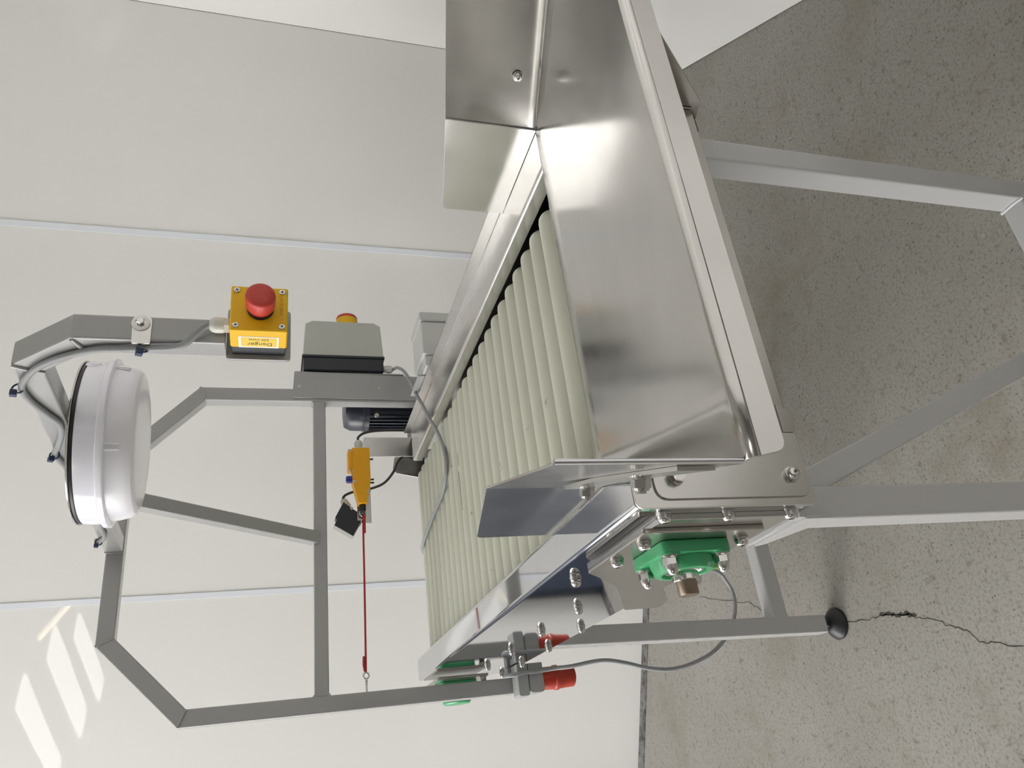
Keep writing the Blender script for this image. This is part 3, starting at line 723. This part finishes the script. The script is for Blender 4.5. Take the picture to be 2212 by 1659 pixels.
c = tube('control_cable', [(.9955, 1.8020, .9880), (.9850, 1.7750, .9845), (.9560, 1.7200, .9890), (.9010, 1.6400, .9880), (.8460, 1.6010, .9800), (.8060, 1.5760, .9755), (.7700, 1.5600, .9660), (.735, 1.548, .9580), (.700, 1.540, .9440), (.660, 1.535, .9335), (.620, 1.522, .9325), (.585, 1.538, .9325), (.563, 1.590, .9325), (.555, 1.670, .9325), (.543, 1.745, .9325), (.530, 1.830, .9320), (.520, 1.880, .9250), (.512, 1.915, .9000), (.510, 1.925, .850)], .0042, 'cable_grey', None, 10, 8)
tag(c, 'grey control cable drooping from the isolator across the cream rollers', 'cable')

# ------------------------------------------------------------------ motor
mo = thing('gear_motor', (.937, 1.93, .78), 'dark navy finned electric motor standing behind the right gantry post', 'motor')
MX, MY = .937, 1.930
box('gearbox', XR, 1.005, 1.865, 1.995, .780, .925, 'navy_motor', mo, .008)
lathe('motor_body', [(0, 0), (.052, 0), (.052, .125), (0, .125)], (MX, MY, .924), (0, 0, 1), 'navy_motor', mo, 48)
for k in range(30):
    a = 2 * PI * k / 30; ca, sa = math.cos(a), math.sin(a)
    box('cooling_fin', .050, .0575, -.0012, .0012, 0, .108, 'navy_motor', mo, 0, 1, Matrix.Translation((MX, MY, .934)) @ Matrix.Rotation(a, 4, 'Z'))
lathe('fan_cowl', [(0, 0), (.0600, 0), (.0605, .002), (.0605, .010), (.0585, .012), (.0580, .042), (.0500, .058), (.030, .061), (0, .061)], (MX, MY, 1.047), (0, 0, 1), 'navy_motor', mo, 48)
lathe('cowl_band', [(.05, 0), (.0622, 0), (.0622, .010), (.05, .010)], (MX, MY, 1.042), (0, 0, 1), 'navy_motor', mo, 48)
for a in (-100, -130, -70):
    ca, sa = math.cos(math.radians(a)), math.sin(math.radians(a))
    fast('hex_bolt', (MX + ca * .057, MY + sa * .057, 1.024), (ca, sa, 0), mo, 0, .7)

# ------------------------------------------------------------------ junction box behind the right rail
jb = thing('junction_box', (.89, 1.51, .86), 'pale grey ribbed junction box behind the right guide rail', 'junction box')
box('box_body', .845, .930, 1.452, 1.560, .842, .980, 'pale_cover', jb, .006)
box('box_lid', .930, .955, 1.450, 1.562, .840, .982, 'pale_cover', jb, .005)
box('mounting_base', .8175, .845, 1.458, 1.554, .848, .974, 'pale_cover', jb, .003)
for k in range(5): box('stiffening_rib', .8175, .847, 1.4525, 1.458, .868 + k * .020, .874 + k * .020, 'pale_cover', jb, .0012)
box('carrier_strip', .8135, .8175, 1.500, 1.60, .80, .985, 'grey_paint', jb, .001)
box('carrier_foot', XR - .002, XR + .002, 1.50, 1.56, .80, .84, 'stainless_shaded', jb, .001)

# ------------------------------------------------------------------ pull-cord switch, sensor, rope
pc = thing('pull_cord_switch', (.65, 1.70, 1.07), 'amber yellow pull-cord switch with a blue reset button on a steel bracket', 'switch')
prism('switch_body', rpoly([(.722, 1.073), (.722, 1.1145), (.640, 1.1145), (.586, 1.1020), (.586, 1.0820), (.640, 1.0730)], .003), 'Y', 1.690, 1.722, 'switch_yellow', pc, .002)
box('switch_lid', .668, .7185, 1.6890, 1.7230, 1.1135, 1.1235, 'switch_yellow', pc, .002)
lathe('reset_button', [(0, 0), (.0082, 0), (.0088, .011), (.0070, .0155), (0, .016)], (.646, 1.700, 1.1130), (0, 0, 1), 'blue', pc, 28)
gland('cable_gland', (.722, 1.706, 1.097), (1, 0, 0), pc, .95)
lathe('rubber_boot', [(0, 0), (.0078, 0), (.0078, .014), (.0066, .016), (0, .016)], (.587, 1.706, 1.092), (-1, 0, 0), 'black_rubber', pc, 28)
for x, z in ((.714, 1.117), (.661, 1.117), (.637, 1.110), (.612, 1.078)): fast('cross_screw', (x, 1.6888, z), (0, -1, 0), pc, .4)
box('bracket_bar', .548, .740, 1.7225, 1.7260, 1.0705, 1.0900, 'stainless_brushed', pc, .0008)
prism('bracket_arm', [(.714, .935), (.764, .935), (.764, 1.080), (.735, 1.088), (.714, 1.088)], 'Y', 1.7262, 1.7292, 'stainless_brushed', pc, .0008)
prism('bracket_foot', rpoly([(.676, .925), (.735, .925), (.735, 1.000), (.700, 1.006), (.690, .995)], .006), 'Y', 1.7800, 1.7830, 'stainless_brushed', pc, .0008)
box('bracket_foot', .732, .735, 1.727, 1.783, .930, .985, 'stainless_brushed', pc, .0008)
for x in (.701, .650, .642): lathe('bolt_end', [(0, 0), (.0022, 0), (.0022, .010), (0, .0102)], (x, 1.712, 1.073), (0, 0, -1), 'black_plastic', pc, 10)
place(pc, (.65, 1.70, 1.07), (.6949, 1.8173, 1.0541), 1.069)
ro = thing('pull_rope', (.38, 1.69, 1.09), 'taut red pull rope stretched from the amber switch to the gantry post', 'rope')
tube('rope', [(.566, 1.706, 1.0905), (.38, 1.692, 1.0945), (.220, 1.678, 1.099)], .0022, 'rope_red', ro, 10, 6)
tube('rope_tail', [(.566, 1.704, 1.0870), (.545, 1.703, 1.0880), (.522, 1.702, 1.0885)], .0028, 'rope_red', ro, 8, 4)
tube('rope_tail', [(.222, 1.676, 1.101), (.236, 1.677, 1.103), (.252, 1.679, 1.102)], .0026, 'rope_red', ro, 8, 4)
def ring(name, c, R, r, nrm, parent):
    q = Vector(nrm).normalized(); u = q.orthogonal().normalized(); v = q.cross(u)
    tube(name, [Vector(c) + R * (math.cos(a) * u + math.sin(a) * v) for a in [k * PI / 6 for k in range(13)]], r, 'bolt_steel', parent, 8, 2)
ring('eyelet', (.570, 1.706, 1.0915), .0068, .0018, (0, 1, .2), ro)
ring('thimble', (.550, 1.705, 1.0910), .0050, .0016, (.2, 1, .6), ro)
ring('thimble', (.214, 1.677, 1.0990), .0060, .0018, (0, 1, .3), ro)
ring('eyelet', (.202, 1.676, 1.0990), .0058, .0018, (0, .3, 1), ro)
tube('hook_shank', [(.197, 1.676, 1.0990), (.190, 1.676, 1.0990), (.1825, 1.676, 1.0990)], .0020, 'bolt_steel', ro, 8, 2)

place(ro, (.38, 1.69, 1.09), (.4062, 1.8180, 1.0755), 1.069)
se = thing('photo_sensor', (.565, 1.72, 1.09), 'small black photo sensor tilted beside the red pull rope', 'sensor')
pts = [(.602, 1.1325), (.585, 1.112), (.570, 1.091), (.558, 1.088), (.547, 1.0975), (.5205, 1.1125), (.547, 1.1540), (.559, 1.1485), (.566, 1.1515)]
prism('sensor_body', rpoly(pts, .0015), 'Y', 1.7270, 1.752, 'black_plastic', se, .0015)
prism('sensor_window', [(.5205, 1.1120), (.5475, 1.1545), (.5465, 1.1550), (.5190, 1.1128)], 'Y', 1.7275, 1.7500, 'bolt_steel', se, .0003)
gland('cable_gland', (.591, 1.740, 1.1210), (.84, 0, .54 - .75 * 0), se, .95)
box('sensor_bracket', .556, .620, 1.7262, 1.7272, 1.075, 1.102, 'stainless_shaded', se, .0004)
fast('cross_screw', (.586, 1.7270, 1.1145), (0, -1, 0), se, .2)
place(se, (.565, 1.72, 1.09), (.6040, 1.8387, 1.0755), 1.069)
c = tube('switch_cable', [(.797, 1.824, 1.083), (.809, 1.828, 1.082), (.823, 1.834, 1.067), (.832, 1.839, 1.037), (.835, 1.841, .989), (.835, 1.843, .930)], .0032, 'cable_dark', None, 8, 8)
tag(c, 'thin dark cable arching from the amber switch to the rail end', 'cable')
c = tube('sensor_cable', [(.651, 1.860, 1.1215), (.665, 1.862, 1.1160), (.676, 1.864, 1.0915), (.682, 1.862, 1.0520), (.697, 1.862, 1.0165), (.727, 1.862, .9910), (.757, 1.862, .9770), (.778, 1.862, .9530), (.792, 1.862, .9300)], .0034, 'cable_dark', None, 8, 8)
tag(c, 'dark cable sagging below the amber switch from the black sensor', 'cable')

# ------------------------------------------------------------------ power plug hung at the left post
pl = thing('power_plug', (.182, 1.77, .612), 'grey and red industrial power plug hanging at the foot of the left gantry post', 'plug')
for (z0, z1, x0, yy, rr) in ((.7315, .7565, .149, .0, .006), (.6945, .7295, .154, .002, .010)):
    prism('plug_housing', rpoly([(x0, z0), (.2175, z0), (.2175, z1), (x0, z1)], [rr, .002, .002, rr]), 'Y', 1.752 + yy, 1.7985, 'plug_grey', pl, .005, 3)
box('housing_web', .158, .214, 1.760, 1.796, .726, .735, 'plug_grey', pl, .002)
lathe('plug_shroud', [(0, 0), (.0235, 0), (.0245, .004), (.0250, .030), (.0272, .033), (.0272, .041), (.0250, .044), (.0240, .058), (.0230, .079), (.0205, .081), (.0195, .066), (0, .066)], (.184, 1.776, .6960), (0, .03, -1), 'plug_red', pl, 40)
prism('key_mark', [(.174, .668), (.188, .668), (.181, .658)], 'Y', 1.7490, 1.7540, 'plug_red', pl)
c = tube('power_cable', [(.2000, 1.785, .7560), (.1985, 1.781, .7690), (.1960, 1.770, .7790), (.1945, 1.757, .7775), (.1945, 1.748, .7660), (.197, 1.746, .743), (.197, 1.745, .721), (.198, 1.744, .700), (.199, 1.735, .668), (.198, 1.72, .638), (.202, 1.70, .570), (.192, 1.70, .514), (.176, 1.70, .459), (.169, 1.70, .402), (.178, 1.70, .339), (.201, 1.70, .277), (.240, 1.70, .228), (.288, 1.70, .197), (.332, 1.70, .191), (.360, 1.69, .209), (.376, 1.65, .255), (.380, 1.56, .39), (.37, 1.46, .56), (.35, 1.42, .768)], .0048, 'cable_grey', None, 10, 8)
tag(c, 'grey power cable looped round the plug and hanging below the conveyor', 'cable')
